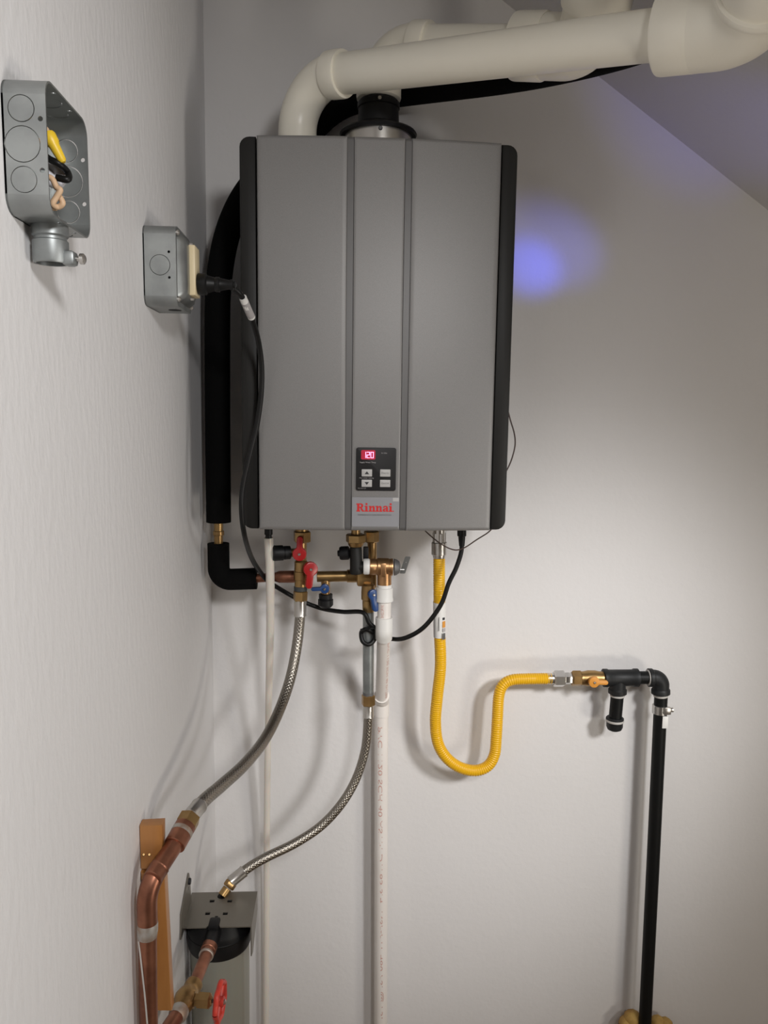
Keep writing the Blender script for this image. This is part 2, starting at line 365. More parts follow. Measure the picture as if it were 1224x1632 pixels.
GL = {
 'R': (12.4, [rc(0, 0, 5.8, 1.4), rc(1.2, 0, 4.6, 10), rc(0, 8.6, 5, 10), [(4.6, 8.6), (7.2, 8.6), (7.2, 10), (4.6, 10)], [(4.6, 4.6), (7.2, 4.6), (7.2, 6), (4.6, 6)],
          [(7.2, 4.6), (9.6, 5.3), (10.4, 7.3), (9.6, 9.3), (7.2, 10), (7.2, 8.6), (7.5, 7.3), (7.2, 6)], [(5.4, 4.6), (8.4, 4.6), (10.9, 1.2), (12.2, 1.4), (12.2, 0), (9, 0)]]),
 'i': (6.2, [rc(.2, 0, 5.8, 1.3), rc(1.4, 0, 4.5, 7), rc(.2, 5.8, 4.5, 7), rc(1.5, 8.2, 4.4, 10.4)]),
 'n': (10.6, [rc(.2, 0, 5.2, 1.3), rc(1.3, 0, 4.2, 7), rc(.2, 5.8, 4.2, 7), rc(5.8, 0, 10.4, 1.3), [(6.6, 0), (9.4, 0), (9.4, 5), (8.7, 6.6), (7, 7.2), (5.4, 6.8), (4.2, 5.6), (4.2, 4.4), (5.4, 5.4), (6.3, 5.3), (6.6, 4.6)]]),
 'a': (9.6, [[(5.6, 0), (9.2, 0), (9.2, 1.2), (8.4, 1.3), (8.4, 5), (7.6, 6.6), (5.6, 7.2), (5.6, 5.9)], [(.9, 4.9), (3.4, 4.9), (4, 5.9), (5.6, 5.9), (5.6, 7.2), (3, 7.1), (1.4, 6.3)],
         [(5.6, 3.2), (5.6, 4.4), (2.6, 4.0), (.7, 2.9), (.5, 1.6), (1.2, .4), (3, -.1), (4.6, .3), (5.6, 1.1), (5.6, 1.9), (4.2, 1.2), (3.4, 1.6), (3.6, 2.5)]]),
 '.': (2, [rc(.3, 0, 1.7, 1.4)]),
}
mb = MB(); cur = 0; tot = sum(GL[c][0] for c in 'Rinnai.'); kx = (tx1 - tx0) / (tot * U)
for ch in 'Rinnai.':
    adv, polys = GL[ch]
    for k, pl in enumerate(polys): mb.plate([(tx0 + (cur + a) * U * kx, tz0 + b * U) for a, b in pl], (0, LY - .00002 * k, 0), XA, ZA, .0004)
    cur += adv
mb.build('logo_lettering', 'ink_red', stk, smooth=False)
put_text(MB(), 'EXPERIENCE OUR INNOVATION', ((tx0 + tx1) / 2 - .001, LY - .0004, A(600, 822, -.30).z), XA, ZA, .0028, (tx1 - tx0) * .88).build('tagline_lettering', 'strip', stk, smooth=False)
# flue collar on top of the casing
fc = A(603, 205, -.17); fc.z = zt - .004
mb = MB().lathe(fc, fc + ZA, [(0, .058), (.046, .058), (.047, .056)], 40); mb.build('flue_collar', 'steel', heater)
p = A(604, 200, -.23); MB().lathe((fc.x + .001, fc.y - .057, zt + .036), (fc.x + .001, fc.y - .07, zt + .036), [(0, .0035), (.003, .0035), (.004, .0025)], 12).build('screw', 'strip', heater)
mb = MB().lathe(fc + ZA * .044, fc + ZA, [(0, .065), (.004, .067), (.007, .065), (.012, .050), (.020, .036), (.058, .034), (.060, .032)], 40); mb.build('flue_gasket', 'black', heater)
MB().lathe(fc + ZA * .090 , fc + ZA, [(0, .0345), (.001, .0365), (.009, .0365), (.010, .0345)], 36).build('hose_clamp', 'cable', heater)
MB().lathe((fc.x, fc.y - .036, fc.z + .095), (fc.x, fc.y - .05, fc.z + .095), [(0, .003), (.004, .003)], 10).build('screw', 'steel', heater)

# ---------------------------------------------------------------- vent pipes
PR = .0305
def hub(mb, p, d, r, L): 
    p = Vector(p); d = Vector(d).normalized()
    return mb.lathe(p, p + d, [(0, r * .93), (.001, r * .985), (.004, r), (L - .003, r), (L, r * .97)], 36)
front = thing('vent_pipe', 'cream white vent pipe in front, rising from heater top left to large elbow', 'pipe', None)
a0 = A(471, 212, -.24); a0.z = zt - .002; e1 = A(544, 118, -.24); corner = Vector((a0.x, a0.y, 0))
q1 = A(1052, 55, -.56); d1 = (q1 - e1).normalized()
# elbow: from straight up to the direction of the straight pipe
k = (a0.x - e1.x) / d1.x; cor = e1 + d1 * k; a0.y = cor.y
elb = fillet([a0, cor, e1], .075, 14)
MB().tube(elb, .0325, 32).build('elbow', 'pvc', front)
hub(MB(), e1 - d1 * .024, d1, .0365, .030).build('socket', 'pvc', front)
MB().tube([e1, e1 + d1 * .1, q1], PR, 32).build('straight_pipe', 'pvc', front)
mk = MB()
for (px_, py_, L_, an) in ((640, 98, .006, 0), (664, 92, .012, .2), (678, 88, .009, .1)):
    y_ = e1.y + (q1.y - e1.y) * (px_ - 548) / 504 - PR * .93
    c_ = A(px_, py_, y_); mk.box(c_ - Vector((L_ / 2, .0004, .0006)), c_ + Vector((L_ / 2, .0004, .0006)))
mk.build('scuff_mark', 'ink', front)
HB = .048
hub(MB(), q1, d1, HB, .048).build('reducing_coupling', 'pvc', front)
q2 = q1 + d1 * .046; q3 = A(1209, -8, -.56 + .0); 
q4 = q2 + d1 * .060; rim = A(1213, -13, -.665); vd = (rim - q4).normalized(); rl = (rim - q4).length
MB().tube(fillet([q2 - d1 * .005, q4, rim - vd * .004], .058, 18), .0478, 36).build('elbow', 'pvc', front)
hub(MB(), rim, -vd, .0500, .010).build('socket', 'pvc', front)
run = MB().tube([rim - vd * .02, rim + vd * .4, rim + vd * 1.0], .0440, 36).build('straight_pipe', 'pvc', front)
rear = thing('vent_pipe', 'cream white vent pipe at the back, rising from black flue collar in middle of heater', 'pipe', None)
b0 = fc + ZA * .101; hub(MB(), b0 + ZA * .004, ZA, .0385, .036).build('socket', 'pvc', rear)
b1 = Vector((b0.x, b0.y, A(650, 73, -.17).z)); b2 = A(822, 74, -.31); bd = (b2 - b1).normalized()
MB().tube(fillet([b0 + ZA * .02, b1, b1 + bd * .075], .065, 14), .0325, 32).build('elbow', 'pvc', rear)
hub(MB(), b1 + bd * .070, bd, .0368, .030).build('socket', 'pvc', rear)
MB().tube([b1 + bd * .08, b2], PR, 32).build('straight_pipe', 'pvc', rear)
hub(MB(), b2, bd, HB, .05).build('reducing_coupling', 'pvc', rear)
b4 = b2 + bd * .115; vr = Vector((-.02, -.72, .69)).normalized()
MB().tube(fillet([b2 + bd * .04, b4, b4 + vr * .065], .045, 14), .0455, 36).build('elbow', 'pvc', rear)
hub(MB(), b4 + vr * .098, -vr, .0500, .045).build('socket', 'pvc', rear)
MB().tube([b4 + vr * .09, b4 + vr * .2, b4 + vr * .34], .0440, 36).build('straight_pipe', 'pvc', rear)

# ---------------------------------------------------------------- insulated line
IR = .0232
ins = thing('insulated_pipe', 'black foam-insulated pipe curving behind heater and down into the wall corner', 'pipe')
hp = [A(1120, 15, -.55), A(1060, 56, -.42), A(1000, 82, -.33), A(900, 109, -.20), A(800, 128, -.11), A(650, 147, -.055), A(575, 158, -.04), A(530, 178, -.03), A(490, 214, -.028),
      A(440, 256, -.028), A(405, 290, -.031), A(378, 332, -.065), A(359, 386, -.10), A(349, 450, -.115), A(346.5, 520, -.12), A(347, 680, -.12), A(348.5, 832, -.12)]
MB().tube(spline(hp, 9), IR, 24).build('foam_sleeve', 'foam', ins)
e = A(348, 866, -.12); cpt = A(349, 924, -.12); rt = A(409, 922, -.12)
MB().rod(hp[-1] + ZA * .02, e - ZA * .02, .0085, 18).build('copper_pipe', 'brass', ins)
MB().rod(A(348.3, 846, -.12), A(348.5, 853, -.12), .0105, 18).build('solder_ring', 'brass', ins)
MB().tube(fillet([e, cpt, rt], .022, 12), .0205, 24).build('foam_elbow', 'foam', ins)
MB().rod(rt - XA * .01, A(455, 919, -.122), .0085, 18).build('copper_pipe', 'copper', ins)
MB().lathe(A(438, 919.5, -.122), A(470, 919, -.122), [(0, .0085), (.008, .0115), (.042, .0118), (.043, .009)], 20).build('copper_coupling', 'copper', ins)
MB().rod(A(505, 919, -.122), A(574, 918, -.122), .0105, 18).build('brass_pipe', 'brass', ins)
MB().rod(A(553, 918, -.122), A(569, 918, -.122), .0125, 18).build('brass_collar', 'brass', ins)

# ---------------------------------------------------------------- boxes on the left wall
def wall_box(root, y0, zc, s, dp, sides_k, rr=.012, t=.0016):
    """open metal box: back on the left wall, near side at y0, size s, depth dp"""
    z0 = zc - s / 2; x0 = XL; f = s - 2 * rr
    mb = MB(); ko = []
    def side(o, u, v, ks, hs):             # u along the depth, v along the length
        holes = [circ(a, b, r, 24) for a, b, r in ks] + [circ(a, b, r, 10) for a, b, r in hs]
        mb.plate([(.0, 0), (dp, 0), (dp, f), (.0, f)], o, u, v, t, holes)
        n = u.cross(v)
        for a, b, r in ks:
            ko.append(MB().plate(circ(a, b, r - .0007, 24), o + n * .0003, u, v, t * .9))
    ks, hs = sides_k
    side(Vector((x0, y0 + t, z0 + rr)), XA, ZA, ks, hs)                   # near
    side(Vector((x0, y0 + s, z0 + rr)), XA, ZA, ks, hs)                   # far
    side(Vector((x0, y0 + rr, z0)), XA, YA, [k for k in ks if k[1] > f * .7], hs[:2])
    side(Vector((x0, y0 + rr, z0 + s - t)), XA, YA, ks, hs)
    for (cy, cz, a0) in ((y0 + rr, z0 + rr, 180), (y0 + s - rr, z0 + rr, 270), (y0 + s - rr, z0 + s - rr, 0), (y0 + rr, z0 + s - rr, 90)):
        o_ = []
        for rr_ in (rr, rr - t):
            arc = [(cy + rr_ * math.cos(rad(a0 + 90 * k / 6)), cz + rr_ * math.sin(rad(a0 + 90 * k / 6))) for k in range(7)]
            o_ += arc if rr_ == rr else arc[::-1]
        mb.plate(o_, (x0, 0, 0), YA, ZA, dp)
    mb.plate(rrect(y0, z0, y0 + s, z0 + s, rr, 6), (x0 + .0002, 0, 0), YA, ZA, t)
    mb.build('box_body', 'zinc', root)
    for k in ko: k.build('knockout', 'zinc', root)
jb = thing('junction_box', 'open grey steel junction box with loose wires, upper left of the wall', 'electrical box')
y0 = BX(4, 225, XL).y; jz = (BX(4, 123, XL).z + BX(5, 330, XL).z) / 2 - .001; JS = .102; jf = JS - .028
jd = .0335
ks = [(.0150, .0108, .0102), (.0150, jf / 2, .0138), (.0150, jf - .0108, .0102)]
hs = [(.0292, jf / 2 - .019, .002), (.0292, jf / 2 + .019, .002)]
wall_box(jb, y0, jz, JS, jd, ([(a, b, r) for a, b, r in ks], hs), .014)
cc = Vector((XL + .0175, y0 + .045, jz - JS / 2))
MB().lathe(cc + ZA * .004, cc - ZA, [(0, .0135), (.006, .0148), (.012, .0148), (.0135, .0132), (.0155, .0132), (.0165, .0145), (.033, .0145), (.0345, .0138), (.0345, .0118), (.01, .0118)], 32, cap=False).build('conduit_connector', 'galv', jb)
cn = jb.children[-1]
MB().box(cc + Vector((.010, -.007, -.032)), cc + Vector((.021, .007, -.020)), .003).build('clamp_ear', 'galv', cn)
MB().lathe(cc + Vector((.019, 0, -.026)), cc + Vector((.05, 0, -.026)), [(0, .002), (.004, .002), (.005, .0045), (.008, .0045), (.0095, .0025)], 14).build('screw', 'steel', cn)
def J(px_, py_, x_): return BX(px_, py_, x_)
yy = y0 + .035
wn0, wn1 = A(76, 213, yy), A(96, 250, yy)
MB().lathe(wn0, wn1, [(0, .0050), (.002, .0058), (.008, .0055), (.0105, .0044), (.023, .0034), (.025, .002)], 16).build('wire_nut', 'wire_yellow', jb)
MB().tube(spline([A(66, 200, yy), A(74, 207, yy), wn0], 6), .0022, 8).tube(spline([A(60, 225, yy), A(70, 222, yy), A(77, 218, yy)], 6), .002, 8).build('wire', 'wire_tan', jb)
MB().tube(spline([A(62, 240, yy), A(78, 253, yy), A(95, 262, yy), A(108, 275, yy + .01), A(108, 286, yy), A(90, 283, yy)], 8), .0028, 10).build('wire', 'cable', jb)
MB().tube(spline([A(60, 258, yy + .01), A(80, 262, yy + .015), A(96, 275, yy + .015), A(90, 290, yy + .015), A(70, 278, yy + .01)], 8), .006, 12).build('wire', 'wire_white', jb)
MB().tube(spline([A(68, 282, yy - .005), A(82, 284, yy - .005), A(90, 298, yy - .005), A(96, 303, yy - .005), A(90, 314, yy - .005), A(84, 325, yy - .005), A(92, 330, yy), A(100, 324, yy), A(94, 312, yy)], 8), .0024, 10).tube(spline([A(66, 318, yy), A(76, 330, yy), A(90, 331, yy)], 6), .0025, 8).build('wire', 'wire_tan', jb)

ob = thing('outlet_box', 'small grey steel outlet box with ivory receptacle on left wall near the heater', 'electrical box')
oy = BX(228, 425, XL).y; oz = ZC + (.2375 + .140) / 2 - .001; OS = .104; od = .041; of = OS - .024
wall_box(ob, oy, oz, OS, od, ([(.022, of / 2, .0135)], [(.034, of / 2 + .017, .0018), (.034, of / 2 - .016, .0018)]), .012)
fx = XL + od
mb = MB(); z0 = oz - OS / 2; rings = []
for (xx, ins_, r_) in ((0, 0, .012), (.0022, 0, .012), (.0022, .007, .010), (.005, .0085, .010), (.010, .012, .010), (.0128, .018, .010), (.0135, .022, .009)):
    rings.append([Vector((fx + xx, a, b)) for a, b in rrect(oy + ins_, z0 + ins_, oy + OS - ins_, z0 + OS - ins_, r_, 5)])
mb.ring_skin(rings); mb.build('device_cover', 'zinc', ob)
cvr = ob.children[-1]
for dz in (-.043, .043):
    for dy in (.006, .096):
        MB().lathe((fx + .001, oy + dy, oz + dz), (fx + .01, oy + dy, oz + dz), [(0, .0035), (.004, .0035), (.0055, .002)], 12).build('screw', 'steel', cvr)
for dz in (-.036, .036): MB().lathe((fx + .0115, oy + .05, oz + dz), (fx + .03, oy + .05, oz + dz), [(0, .003), (.004, .003), (.005, .0018)], 12).build('screw', 'steel', cvr)
rx = fx + .0135
MB().box((rx - .004, oy + .034, oz - .0335), (rx + .0075, oy + .069, oz + .0335), .0012).build('receptacle', 'ivory', ob)
MB().lathe((XL + .03, oy + .052, z0 + .002), (XL + .03, oy + .052, z0 - .02), [(0, .009), (.0024, .009)], 20).build('knockout_hole', 'gap', ob)

# ---------------------------------------------------------------- power cord
cord = thing('power_cord', 'black power cord running from the wall outlet down across the heater', 'cord')
pl0 = Vector((rx + .0075, oy + .052, oz - .016)); 
mb = MB().lathe(pl0, pl0 + XA, [(0, .0135), (.002, .015), (.012, .015), (.014, .012), (.024, .0095), (.026, .0105), (.030, .0105), (.031, .009), (.044, .0065), (.046, .0075), (.049, .0075), (.050, .005), (.052, .005)], 20)
mb.build('plug', 'cable', cord)
pe = pl0 + XA * .050
CR = .0044
cps = [pe, A(368, 456, -.44), A(382, 468, -.43), A(392, 486, -.41), A(403, 512, -.375), A(412, 545, -.345), A(417, 585, -.325), A(416, 630, -.315), A(409, 680, -.31), A(398, 725, -.31), A(387, 775, -.31), A(385, 815, -.31), A(390, 855, -.29), A(401, 889, -.205), A(415, 912, -.150), A(427, 926, -.137), A(440, 935, -.125), A(475, 955, -.105), A(510, 969, -.098), A(545, 975, -.125), A(578, 976, -.166), A(588, 992, -.170), A(598, 1003, -.166), A(597, 1018, -.160), A(588, 1027, -.165), A(578, 1022, -.163), A(576, 1008, -.160), A(584, 1003, -.168), A(596, 1008, -.160), A(605, 1014, -.135), A(622, 1018, -.125), A(645, 1017, -.15), A(675, 1000, -.165), A(702, 965, -.170), A(715, 930, -.172), A(727, 905, -.172), A(735, 880, -.172), A(736, 860, -.172), A(736, 840, -.172)]
MB().tube(spline(cps, 8), CR, 10).build('cable', 'cable', cord)
MB().lathe(A(736, 870, -.172), A(736, 840, -.172), [(0, .0052), (.018, .0068), (.019, .0085), (.035, .0085)], 14).build('strain_relief', 'cable', cord)
l0, l1 = Vector(cps[2]) + (cps[3] - cps[2]) * .2, Vector(cps[4])
lab = MB().tube(spline([A(387, 474, -.424), cps[3], A(401, 506, -.383)], 5), .0056, 14).build('cable_tag', 'white', cord)
MB().tube(spline([A(390, 481, -.416), A(396, 495, -.398), A(400, 503.5, -.387)], 5), .0058, 14).build('printed_band', 'ink_light', lab)
MB().tube(spline([A(575, 1003, -.165), A(583, 1004, -.178), A(594, 1001, -.176), A(600, 1004, -.165)], 4), .0016, 6).build('tie_wire', 'cable', cord)

# ---------------------------------------------------------------- thin wires
tag(MB().tube(spline([A(806, 640, -.2), A(813, 668, -.2), A(819.5, 690, -.2), A(821, 708, -.2), A(817, 727, -.2), A(810, 745, -.2), A(798, 765, -.2)], 8), .0013, 6).build('thin_wire', 'wire_brown'), 'thin brown wire looping out beside the right edge of the heater', 'wire', None)
tag(MB().tube(spline([A(672, 840, -.20), A(684, 852, -.2), A(700, 865, -.2), A(716, 874, -.2), A(729, 876.5, -.205), A(742, 872, -.205), A(760, 860, -.2), A(776, 850, -.2), A(785, 842, -.2)], 8), .0013, 6).build('thin_wire', 'wire_brown'), 'thin brown wire sagging under the heater bottom near the gas connection', 'wire', None)

# ---------------------------------------------------------------- condensate tube
ct = thing('condensate_tube', 'milky white plastic drain tube hanging straight from the heater bottom left', 'tube')
MB().lathe(A(428, 838, -.17), A(428, 862, -.17), [(0, .0075), (.016, .0075), (.017, .0058), (.028, .0058)], 16).build('fitting', 'black', ct)
MB().tube(spline([A(428, 857, -.17), A(430, 900, -.165), A(431, 960, -.15), A(430, 1040, -.12), A(428, 1130, -.085), A(426, 1250, -.05), A(425, 1400, -.03), A(424, 1632, -.022), Vector((A(424, 1632, -.022).x, -.022, .0))], 8), lambda l, t: .0085 - .0018 * min(1, l / .35), 14).build('hose', 'tube', ct)

# ---------------------------------------------------------------- hot side service valve
HY = -.155
hv = thing('service_valve', 'brass hot water service valve with two red levers under heater', 'valve')
def V(px_, py_, Y=HY): return A(px_, py_, Y)
MB().rod(V(481, 835), V(481, 850), .012, 20).hexnut(V(481.5, 846), V(481.5, 864), .0165, .3).build('union_nut', 'brass', hv)
MB().rod(V(481, 862), V(480, 893), .0095, 20).lathe(V(480, 893), V(479, 941), [(0, .010), (.003, .0125), (.020, .0125), (.021, .0135), (.035, .0135), (.036, .0115), (.056, .0115)], 24).build('valve_body', 'brass', hv)
MB().hexnut(V(479, 941), V(478.5, 958), .0135, .2).build('lower_nut', 'brass', hv)
MB().rod(V(479, 934), V(479, 941.5), .0122, 20).build('collar', 'zinc_dark', hv)
MB().rod(V(479, 880), V(458, 881.5, HY - .006), .0078, 18).build('drain_port', 'brass', hv)
MB().lathe(V(463, 880.5, HY - .004), V(432, 882, HY - .014), [(0, .0105), (.001, .0125), (.012, .0128), (.0125, .0118), (.014, .0118), (.0145, .0142), (.031, .0145), (.034, .0128), (.034, .006), (.032, .0055)], 24).build('drain_cap', 'black', hv)
MB().rod(V(439.5, 881.5, HY - .019), V(438, 881.6, HY - .021), .0034, 12).build('cap_plug', 'ink_light', hv.children[-1])
# upper red lever: flat paddle up over a round boss
def lever(root, c, tip, w0, w1, m, boss_r, n=Vector((0, -1, 0)), t=.007):
    c = Vector(c); tip = Vector(tip); u = (tip - c).normalized(); v = n.cross(u).normalized(); L = (tip - c).length
    ol = [(boss_r * math.cos(a), boss_r * math.sin(a)) for a in (rad(60 + 240 * k / 10) for k in range(11))] + [(boss_r * .9, -w0)] + [(L - w1 + w1 * math.cos(a), w1 * math.sin(a)) for a in (rad(-90 + 180 * k / 6) for k in range(7))] + [(boss_r * .9, w0)]
    lv = MB().plate(ol, c, u, v, t, bev=.0016).build('lever', m, root)
    nn = u.cross(v)
    MB().rod(c - nn * .012, c + nn * .001, boss_r * .6, 14).build('stem', 'brass', root)
    MB().lathe(c + nn * t, c + nn * (t + .01), [(0, .0026), (.002, .0026), (.003, .0014)], 10).build('screw', 'steel', lv)
lever(hv, V(477.5, 882, HY - .016), V(478, 854, HY - .016), .0055, .0055, 'red', .013, t=.009)
lever(hv, V(494, 906, HY - .018), V(491, 937, HY - .018), .0065, .0065, 'red', .0135, Vector((.25, -1, 0)).normalized(), t=.009)

# ---------------------------------------------------------------- hot hose
def braided(name, label, pts, r, ferr):
    t = thing(name, label, 'hose', None); c_ = spline(pts, 10)
    MB().tube(c_, r, 18).build('braided_sleeve', 'braid', t)
    for end in (0, 1):
        s_ = c_ if end == 0 else c_[::-1]; d_ = (s_[2] - s_[0]).normalized()
        MB().lathe(s_[0] - d_ * .004, s_[0] + d_, [(0, r + .0002), (.001, r + .0018), (ferr - .003, r + .0016), (ferr - .002, r + .0022), (ferr, r + .0022), (ferr + .001, r + .0002)], 20).build('ferrule', 'steel', t)
    return t
HH = braided('braided_hose', 'braided steel hose from red-levered valve down to copper pipe at left',
    [V(478.5, 957), V(478, 985, -.155), V(473, 1030, -.165), V(463, 1080, -.19), V(446, 1130, -.235), V(422, 1178, -.30), V(390, 1218, -.38), V(355, 1250, -.45), V(325, 1276, -.51), V(304, 1301, -.555)], .0098, .034)

# ---------------------------------------------------------------- cold side service valve
KY = -.155
cv = thing('service_valve', 'brass cold water service valve with black body and blue levers', 'valve')
W = lambda a, b, Y=KY: A(a, b, Y)
MB().rod(W(567, 835, -.17), W(567, 853, -.17), .0085, 18).hexnut(W(567, 851, -.17), W(567, 865, -.17), .0185, .25).lathe(W(567, 864, -.17), W(567, 873, -.17), [(0, .015), (.004, .0142), (.008, .012)], 24).build('union_nut', 'brass', cv)
MB().hexnut(W(592, 846, -.135), W(592, 864, -.135), .0145, .2).build('union_nut', 'brass', cv)
MB().lathe(W(567, 872, -.17), W(568, 914, -.17), [(0, .0105), (.002, .0112), (.04, .0118), (.044, .0125), (.050, .011)], 22).build('black_body', 'dark', cv)
MB().rod(W(593, 863, -.135), W(593, 936, -.135), .0088, 18).build('riser', 'brass', cv)
MB().rod(W(568, 904, -.17), W(586, 903, -.172), .0105, 20).build('relief_branch', 'dark', cv)
MB().rod(W(567, 881, -.165), W(552, 882, -.16), .007, 16).build('drain_port', 'dark', cv)
MB().lathe(W(557, 881, -.163), W(538, 882, -.16), [(0, .010), (.002, .0128), (.015, .0128), (.018, .0115), (.0182, .006), (.022, .0055)], 22).build('drain_cap', 'black', cv)
MB().box(W(579, 872, -.165), W(587, 890, -.155), .002).build('vent_tab', 'black', cv)
MB().box(W(569, 912, -.15), W(592, 928, -.11), .004).build('tee_block', 'brass', cv)
MB().lathe(W(587, 930, -.15), W(587, 976, -.15), [(0, .009), (.003, .0125), (.016, .0135), (.030, .0135), (.032, .0115), (.054, .011)], 22).build('valve_body', 'brass', cv)
lever(cv, W(593.5, 947, -.172), W(598, 974, -.172), .0062, .0062, 'blue', .0098, Vector((.35, -1, 0)).normalized(), t=.008)
# drain valve hanging from the horizontal pipe
MB().rod(A(519, 922, -.122), A(519, 952, -.122), .0085, 18).build('drain_port', 'brass', cv)
lever(cv, A(517.5, 937.5, -.136), A(496, 938.5, -.136), .0034, .0034, 'blue', .0092, t=.008)
MB().lathe(A(519, 946, -.122), A(519, 972, -.122), [(0, .010), (.001, .0132), (.0085, .0132), (.0095, .012), (.0105, .012), (.0115, .0146), (.022, .0146), (.025, .012), (.027, .010)], 26).build('drain_cap', 'black', cv)

# ---------------------------------------------------------------- pressure relief valve
RY = -.172
rv = thing('relief_valve', 'bronze pressure relief valve with silver test lever beside the black valve body', 'valve')
MB().lathe(W(579, 903, RY), W(592, 903, RY), [(0, .0135), (.002, .0150), (.010, .0150), (.013, .013)], 26).build('tape_wrap', 'white', rv)
MB().lathe(W(588, 903, RY), W(637, 904, RY), [(0, .012), (.002, .0155), (.010, .0155), (.0115, .0145), (.014, .0145), (.016, .0165), (.036, .0165), (.037, .0155), (.040, .0155), (.0405, .0165), (.044, .016)], 30).rod(W(612.5, 905, RY), W(612.5, 934, RY), .0132, 24).build('valve_body', 'bronze', rv)
MB().lathe(W(628, 904, RY), W(640, 904, RY), [(0, .0160), (.004, .0150), (.010, .011), (.0115, .006), (.0118, .002)], 26).build('bonnet', 'strip', rv)
MB().box(W(607, 898, RY - .0175), W(615, 919, RY - .014), .001).build('cast_mark', 'bronze', rv)
MB().rod(W(633, 907.5, RY), W(645, 908, RY), .0014, 8).build('lever_pin', 'steel', rv)
lo, hi = W(641, 914, RY), W(650, 887, RY); u_ = (hi - lo).normalized(); n_ = Vector((0, 1, 0)).cross(u_)
MB().plate(rrect(0, -.0055, (hi - lo).length, .0055, .002), lo, u_, Vector((.86, -.5, .05)), .0012, [circ(.022, 0, .0012, 8), circ(.008, 0, .0012, 8)]).build('test_lever', 'lever_zinc', rv)

# ---------------------------------------------------------------- relief drain line
dr = thing('drain_pipe', 'white plastic drain pipe with red print running down from the bronze relief valve', 'pipe')
D = lambda a, b, Y: A(a, b, Y)
MB().rod(D(612.5, 931, RY), D(612.5, 939, RY), .0135, 24).lathe(D(612.5, 936, RY), D(612.5, 960, RY), [(0, .0145), (.001, .0158), (.020, .0158), (.022, .0165), (.026, .0165), (.027, .015)], 30).build('threaded_adapter', 'white', dr)
MB().rod(D(612.5, 958, RY), D(612, 990, RY), .0128, 24).build('straight_pipe', 'pvc2', dr)
j0 = D(612, 984, RY); j1 = D(612, 1006, RY); j2 = D(608, 1116, -.05)
jd_ = (j2 - j1).normalized()
MB().tube(fillet([j0, j1, j1 + jd_ * .018], .016, 8), .0160, 26).build('elbow', 'white', dr)
MB().tube([j1 + jd_ * .012, j1 + jd_ * .08, j2], .0128, 24).build('straight_pipe', 'pvc2', dr)
j3 = D(608, 1140, -.034); j4 = D(608.5, 1632, -.034)
jt = Vector((j3.x, -.034, D(607, 1117, -.034).z))
MB().tube(fillet([j2 - jd_ * .016, jt, j3], .014, 8), .0158, 26).build('elbow', 'pvc2', dr)
MB().tube([j3 + ZA * .012, j3, Vector((j4.x, j4.y, .0))], .0142, 24).build('straight_pipe', 'pvc2', dr)
# red print wrapped on the pipes: lettering bent round the cylinder
def wrap_text(txt, p0, p1, r, ang, height, parent, m):
    p0 = Vector(p0); p1 = Vector(p1); T = (p1 - p0).normalized(); L = (p1 - p0).length
    n0 = (Vector((0, -1, 0)) - T * -T.y).normalized(); s0_ = T.cross(n0)
    vs, fs, wd = text_mesh(txt, height / .7); k_ = L / wd; mb = MB(); bv = []
    for a, b in vs:
        th = ang + (b - height / 2) / r
        bv.append(mb.bm.verts.new(p0 + T * (a * k_ + L / 2) + (n0 * math.cos(th) + s0_ * math.sin(th)) * (r + .0002)))
    for f in fs:
        try: mb.bm.faces.new([bv[i] for i in f])
        except ValueError: pass
    return mb.build('pipe_lettering', m, parent, smooth=False)
wrap_text('PVC 1120 SCH 40 ASTM D1785 3/4" NSF-PW 480 PSI @ 73F', j3 - ZA * .02, D(608.5, 1620, -.034), .0142, .25, .009, dr, 'ink_pink')
wrap_text('3/4" PVC SCH 40', D(610, 962, RY), D(610, 982, RY), .0128, .1, .006, dr, 'ink_pink')
wrap_text('PVC 1120 SCH 40 D1785', j1 + jd_ * .024, j2 - jd_ * .02, .0128, -.75, .005, dr, 'ink_pink')

wrap_text('PVC SCH 40 DWV', rim + vd * .008, rim + vd * .20, .0440, -.35, .008, front, 'pipe_mark')
# ---------------------------------------------------------------- cold branch
gp = thing('pipe_nipple', 'grey galvanised pipe hanging from the blue-levered valve, black cord looped round it', 'pipe')
MB().tube([W(587, 974, -.150), W(587, 1040, -.147), W(587, 1104, -.144)], .0105, 22).build('pipe_wall', 'galv', gp)
MB().rod(W(587, 1102, -.144), W(587, 1109, -.144), .0108, 22).build('end_band', 'strip', gp)
MB().hexnut(W(587, 1107, -.144), W(587, 1124, -.144), .0135, .3).build('brass_nut', 'brass', gp)
CH = braided('braided_hose', 'braided steel hose from grey galvanised pipe down to steel filter bracket',
    [W(587, 1122, -.144), W(586.5, 1150, -.145), W(582, 1195, -.15), W(568, 1240, -.16), W(545, 1280, -.175), W(512, 1316, -.19), W(470, 1344, -.21), W(425, 1366, -.235), W(396, 1383, -.25), W(370, 1404, -.266)], .0088, .03)

